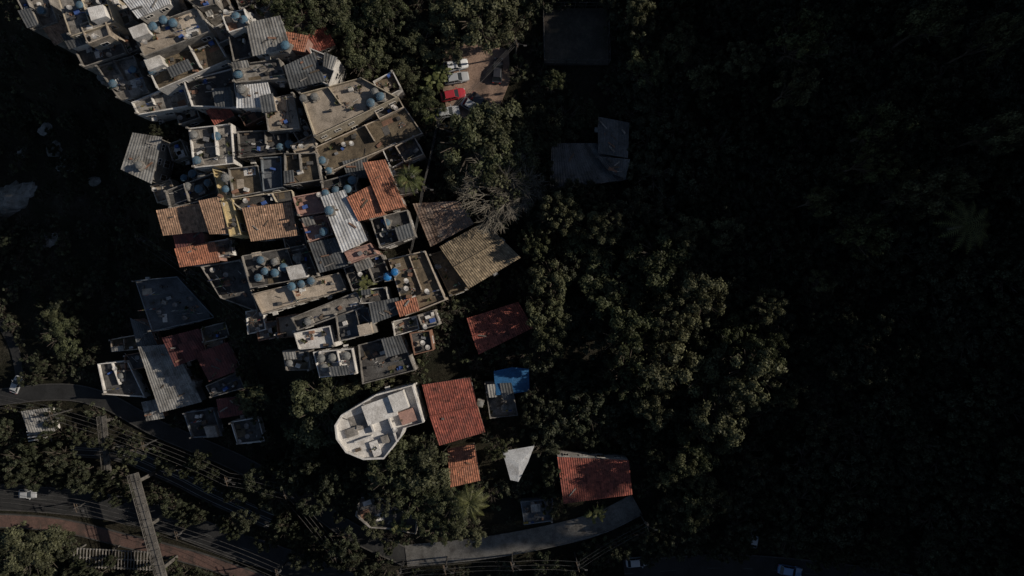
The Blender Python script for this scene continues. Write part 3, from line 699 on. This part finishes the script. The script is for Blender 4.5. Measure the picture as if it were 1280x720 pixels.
def treemesh(seed,Rr,Ht,n,size=.3,lk='leaf',bk='bark',ncl=34,bare=False):
    random.seed(seed); m=MB(); cs=[];rs=[]
    th=Ht*.42; top=Vector((U(-.4,.4),U(-.4,.4),th))
    m.tube((0,0,-1.2),tuple(top),Rr*.085,Rr*.05,bk,8)
    nl=8
    for i in range(nl):
        a=6.283*i/nl+U(-.3,.3); l=Rr*U(.4,.75); e1=top+Vector((math.cos(a)*l*.5,math.sin(a)*l*.5,Ht*U(.12,.25))); m.tube(top,e1,Rr*.035,Rr*.022,bk,6)
        for k in range(4 if not bare else 7):
            a2=a+U(-.8,.8); e2=e1+Vector((math.cos(a2)*l*U(.3,.9),math.sin(a2)*l*U(.3,.9),Ht*U(.02,.22))); m.tube(e1,e2,Rr*.018,Rr*.008,bk,5)
            if bare:
                for q in range(5):
                    a3=a2+U(-1.4,1.4); e3=e2+Vector((math.cos(a3)*U(.5,1.6),math.sin(a3)*U(.5,1.6),U(0,1.2))); m.tube(e2.lerp(e1,U(0,.5)),e3,.035,.018,bk,4)
                    for q2 in range(3):
                        a4=a3+U(-1.4,1.4); m.tube(e3.lerp(e2,U(0,.6)),e3+Vector((math.cos(a4)*U(.3,.9),math.sin(a4)*U(.3,.9),U(0,.6))),.025,.012,bk,3)
    asym=[(U(.62,1.15)) for _ in range(7)]
    for i in range(ncl):
        a=U(0,6.283); rr=math.sqrt(R())*Rr*.92*asym[int(a)%7]; zc=Ht*(.52+.36*math.sqrt(max(0,1-(rr/Rr)**2*.85)))+U(-.16,.07)*Ht
        cs.append((math.cos(a)*rr,math.sin(a)*rr,zc)); rs.append(Rr*U(.07,.22))
    v,t=leaf_quads(cs,rs,n,size,seed=seed)
    nb=len(m.v); nf=len(v)//4; m.v.extend(map(tuple,v.tolist())); mi=m.mi(lk)
    m.f.extend([(nb+4*i,nb+4*i+1,nb+4*i+2,nb+4*i+3) for i in range(nf)]); m.m.extend([mi]*nf); m.t.extend(t.tolist())
    o=m.obj('tree_proto'); me=o.data; bpy.data.objects.remove(o); return me
TL=[treemesh(100+i,5,9,6000,.21,ncl=46) for i in range(6)]
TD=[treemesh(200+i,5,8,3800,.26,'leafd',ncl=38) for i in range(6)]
TB=treemesh(300,5,9,700,.2,'leaf','barkp',ncl=30,bare=True)
SH=[treemesh(400+i,1.5,1.8,320,.2,'leafd',ncl=9) for i in range(4)]
SHL=[treemesh(410+i,1.5,1.8,320,.2,'leaf',ncl=9) for i in range(2)]
random.seed(5)
def palmmesh(seed,k='palm',nf=16,L=2.6,Ht=6):
    random.seed(seed); m=MB(); m.tube((0,0,-1),(.2,.1,Ht),.2,.13,'barkp',8)
    for i in range(nf):
        a=6.283*i/nf+U(-.15,.15); up=U(.2,1.1); pts=[]
        for q in range(9):
            t=q/8; pts.append(Vector((.2+math.cos(a)*L*t,.1+math.sin(a)*L*t,Ht+up*math.sin(t*2.2)*1.2-t*t*1.3)))
        for q in range(8):
            m.tube(pts[q],pts[q+1],.03,.02,k,3); d=(pts[q+1]-pts[q]).normalized(); n=Vector((-math.sin(a),math.cos(a),0))
            for s in (-1,1):
                for h in (0,.5):
                    p=pts[q].lerp(pts[q+1],h); ll=.6*math.sin(math.pi*min(1,(q+h)/8*.85+.12)); tip=p+n*s*ll+d*ll*.5+Vector((0,0,-.25*ll))
                    m.face([p,p+d*.14,tip],k,U(.7,1.3))
    o=m.obj('p'); me=o.data; bpy.data.objects.remove(o); return me
PM=palmmesh(1,nf=14); PM2=palmmesh(2,nf=12,L=3)
def banana(seed):
    random.seed(seed); m=MB()
    for c in range(3):
        x,y=U(-1,1),U(-1,1); m.tube((x,y,-.5),(x,y,2),.16,.1,'palm',6)
        for i in range(8):
            a=U(0,6.28); L=U(1.4,2.2); n=Vector((-math.sin(a),math.cos(a),0)); pr=None
            for q in range(6):
                t=q/5; p=Vector((x+math.cos(a)*L*t,y+math.sin(a)*L*t,2+.9*math.sin(t*2.4)-t*t*.7)); w=.26*math.sin(math.pi*(t*.9+.08))
                if pr: m.face([pr[0]-n*pr[1],pr[0]+n*pr[1],p+n*w,p-n*w],'palm',U(.7,1.3))
                pr=(p,w)
    o=m.obj('p'); me=o.data; bpy.data.objects.remove(o); return me
BN=banana(4)
TREES=[]
def tree(px,py,rpx,me=None,ht=None,name='broadleaf_tree',sink=0):
    me=me or random.choice(TL)
    htm=ht or rpx*S*1.55
    x,y,z=GP(px,py)
    zt=z+htm*.75; x,y=W(px,py,zt); z=g(x,y)
    s=rpx*S/5*(H-zt)/H*1.08; sz=htm/9
    inst(name,me,(x,y,z-sink),U(0,6.28),(s,s*U(.9,1.1),sz)); TREES.append((px,py,rpx))
for t in [(596,176,50),(622,165,48),(575,205,34),(640,185,38),(596,22,44),(560,60,20),(536,130,22),(455,72,28),(372,18,36),(410,8,28),(480,14,30),(335,-5,26),(525,50,24),(508,86,18),(640,20,30),(560,5,30),(440,30,26),
          (402,510,44),(385,532,28),(425,490,26),(466,472,20),(318,494,22),(500,582,38),(535,580,40),(515,612,36),(480,600,24),(572,632,30),(545,655,28),(590,665,22),(470,655,16),
          (42,692,40),(5,700,32),(75,682,22),(80,418,26),(70,400,20),(354,412,14)]:
    tree(*t)
for t in [(770,355,40),(735,315,34),(700,268,26),(822,325,38),(878,372,36),(855,290,26),(790,420,40),(835,455,38),(895,470,42),(945,468,40),(960,440,26),(905,520,36),(880,560,34),(885,620,28),(850,590,24),(870,645,22),(760,280,26),(925,420,26),(980,490,22),(780,470,30),(820,510,26),(840,400,30)]:
    tree(*t,ht=U(8,16))
for t in [(1110,155,34),(1000,105,26),(1010,45,34),(1155,240,30),(1090,292,28),(1030,250,18),(1200,230,24),(1180,20,30),(1250,45,26),(1100,200,26),(1265,160,30)]:
    tree(*t,ht=U(19,23))
for t in [(880,100,22),(805,82,26),(692,102,14),(1030,352,16),(905,290,24),(960,380,22),(690,350,26),(680,395,28),(668,300,20),(620,560,14),(690,425,24),(800,20,26),(850,50,24),(930,70,24)]:
    tree(*t,ht=U(9,13))
for t in [(365,590,24),(395,625,22),(340,620,20),(420,600,22),(430,680,22),(385,570,20),(305,650,16),(320,600,18),(250,575,14),(70,575,18),(20,580,20),(100,590,14),(230,650,12)]:
    tree(*t,me=random.choice(TD),ht=U(8,10))
tree(618,240,44,TB,10,'bare_tree'); tree(645,232,34,TB,9,'bare_tree')
for px,py,me,r in ((512,228,PM,20),(1200,285,PM2,28),(588,625,PM2,22)):
    x,y,z=GP(px,py); x,y=W(px,py,z+7); z=g(x,y); s=r*S/2.7; inst('palm_tree',me,(x,y,z),U(0,6),(s,s,1.5)); TREES.append((px,py,r))
for px,py in ((545,100),(535,118),(552,88),(540,145),(455,356),(448,362),(500,660),(745,640),(35,575)):
    x,y,z=GP(px,py); hit=[b for b in BL if inpoly(px,py,b[0])]
    z=max([z]+[b[1]-1.2 for b in hit]); x,y=W(px,py,z+2); inst('banana_plant',BN,(x,y,z),U(0,6),(.85,.85,1)); 
def nearroad(px,py,pad=0):
    return any((px-p[0])**2+(py-p[1])**2<(w+pad)**2 for c,w in ROADPX for p in c)
def free(px,py,pad,rp=None):
    for b in BL:
        for dx,dy in ((0,0),(pad,0),(-pad,0),(0,pad),(0,-pad)):
            if inpoly(px+dx,py+dy,b[0]): return False
    for q in (YARD,CT):
        for dx,dy in ((0,0),(pad,0),(-pad,0),(0,pad),(0,-pad)):
            if inpoly(px+dx,py+dy,q): return False
    return not nearroad(px,py,pad if rp is None else rp)
FP=empty('forest_canopy'); pts=[]
n=0
for _ in range(9000):
    px=U(560,1420); py=U(-90,820)
    if px<660 and not (py<40): continue
    if px<780 and 30<py<150: continue
    r=U(14,30)
    if any((px-a)**2+(py-b)**2<((r+c)*.62)**2 for a,b,c in pts): continue
    if any((px-a)**2+(py-b)**2<(c*.75)**2 for a,b,c in TREES): continue
    if not free(px,py,r*.7): continue
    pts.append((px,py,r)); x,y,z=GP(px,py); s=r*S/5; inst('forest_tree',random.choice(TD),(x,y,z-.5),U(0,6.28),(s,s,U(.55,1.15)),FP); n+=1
for _ in range(5000):
    px=U(-80,520); py=U(-60,800)
    if inpoly(px,py,FAV) or inpoly(px,py,FAV2): continue
    r=U(8,19)
    low=py>540
    if not low and mn.noise(Vector((px*.012,py*.012,2)))<-.02: continue
    if px<60 and 210<py<280: continue
    if any((px-a)**2+(py-b)**2<((r+c)*(.6 if low else .72))**2 for a,b,c in pts): continue
    if not free(px,py,r*.75,r*(.35 if low else .7)): continue
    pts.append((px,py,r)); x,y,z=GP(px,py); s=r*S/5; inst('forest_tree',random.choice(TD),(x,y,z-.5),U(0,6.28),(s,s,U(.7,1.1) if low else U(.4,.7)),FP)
UG=empty('undergrowth'); c=0
for _ in range(5200):
    px=U(-60,1340); py=U(-40,760)
    if not free(px,py,4): continue
    if px<50 and 225<py<270: continue
    x,y,z=GP(px,py); s=U(.4,1.4); inst('shrub',random.choice(SH+SHL[:1]),(x,y,z-.1),U(0,6.28),(s,s,s),UG)
RT=empty('shade_ridge_forest')  # unseen trees added on the crest to break up its shadow edge
for i in range(340):
    y=U(-190,260); x=XR+U(-9,9)
    s=U(.5,1.6); inst('shade_ridge_tree',random.choice(TD),(x,y,g(x,y)-1),U(0,6.28),(s,s,s*U(.7,1.6)),RT)
# ------------------------------------------------------------------ poles and wires
def pole(px,py,h=8):
    x,y,z=GP(px,py); e=empty('utility_pole',(x,y,z)); m=MB(); m.tube((x,y,z-.5),(x,y,z+h),.15,.1,'kerbd',8); m.box((x,y,z+h-.5),.05,.9,.05,'wood',.3); m.box((x,y,z+h-1.2),.05,.6,.05,'wood',.3)
    m.tube((x+.25,y,z+h-2.2),(x+.25,y,z+h-1.5),.18,.18,'dark',8); m.tube((x,y,z+h-1),(x+1.3,y-.5,z+h-.6),.03,.03,'dark'); m.box((x+1.4,y-.55,z+h-.6),.25,.1,.05,'dark')
    m.obj('pole',e,(x,y,z)); return Vector((x,y,z+h-.5))
def wires(ps,n=3,sag=.7):
    m=MB()
    for a,b in zip(ps,ps[1:]):
        for k in range(n):
            o=Vector((.25*(k-1),.7*(k-1),-.2*k)); pr=a+o
            for q in range(1,9):
                t=q/8; p=a.lerp(b,t)+o-Vector((0,0,4*sag*t*(1-t))); m.tube(pr,p,.03,.03,'dark',3,cap=False); pr=p
    m.obj('power_lines')
P1=[pole(*p) for p in ((505,700),(560,694),(640,690),(718,690),(800,642))]; wires(P1)
P2=[pole(*p) for p in ((-20,488),(90,512),(200,548),(300,590),(370,606),(430,680))]; wires(P2,4)
P3=[pole(*p) for p in ((645,70),(552,165),(535,240),(520,320))]; wires(P3,3)
P4=[pole(*p) for p in ((0,608),(120,622),(240,655),(360,700))]; wires(P4,4)
P5=[pole(*p,7) for p in ((330,400),(250,340),(190,300))]; wires(P5,3)
e=empty('street_railing',GP(620,695)); m=MB(); q=[GP(*p) for p in cr([(512,702),(600,694),(690,680),(760,662)],8)]
for a,b in zip(q,q[1:]):
    m.tube((a[0],a[1],a[2]+1.0),(b[0],b[1],b[2]+1.0),.05,.05,'metal',5); m.tube((a[0],a[1],a[2]-.3),(a[0],a[1],a[2]+1.0),.05,.05,'metal',5); m.tube((a[0],a[1],a[2]+.5),(b[0],b[1],b[2]+.5),.03,.03,'metal',4)
m.obj('rails',e,tuple(e.location))
# ------------------------------------------------------------------ light, sky, camera
wd=bpy.data.worlds.new('World'); scene.world=wd; wd.use_nodes=True; nt=wd.node_tree; nt.nodes.clear()
sk=nt.nodes.new('ShaderNodeTexSky'); sk.sky_type='NISHITA'; sk.sun_disc=False; sk.sun_elevation=EL; sk.sun_rotation=math.pi/2-AZ
bg=nt.nodes.new('ShaderNodeBackground'); bg.inputs[1].default_value=.05; o=nt.nodes.new('ShaderNodeOutputWorld')
nt.links.new(sk.outputs[0],bg.inputs[0]); nt.links.new(bg.outputs[0],o.inputs[0])
l=bpy.data.lights.new('sun','SUN'); l.energy=4.0; l.angle=math.radians(.5); l.color=(1,.90,.77)
lo=bpy.data.objects.new('sun',l); col.objects.link(lo); lo.rotation_euler=SD.to_track_quat('Z','Y').to_euler(); lo.location=(100,0,150)
cam=bpy.data.cameras.new('camera'); co=bpy.data.objects.new('camera',cam); col.objects.link(co); co.location=(0,0,H); co.rotation_euler=(0,0,0)
cam.sensor_width=36; cam.lens=18/(640*S/H); cam.clip_end=5000; cam.clip_start=1
scene.camera=co
scene.view_settings.view_transform='Standard'; scene.view_settings.look='None'; scene.view_settings.exposure=0
print('objects',len(bpy.data.objects),'forest',n)
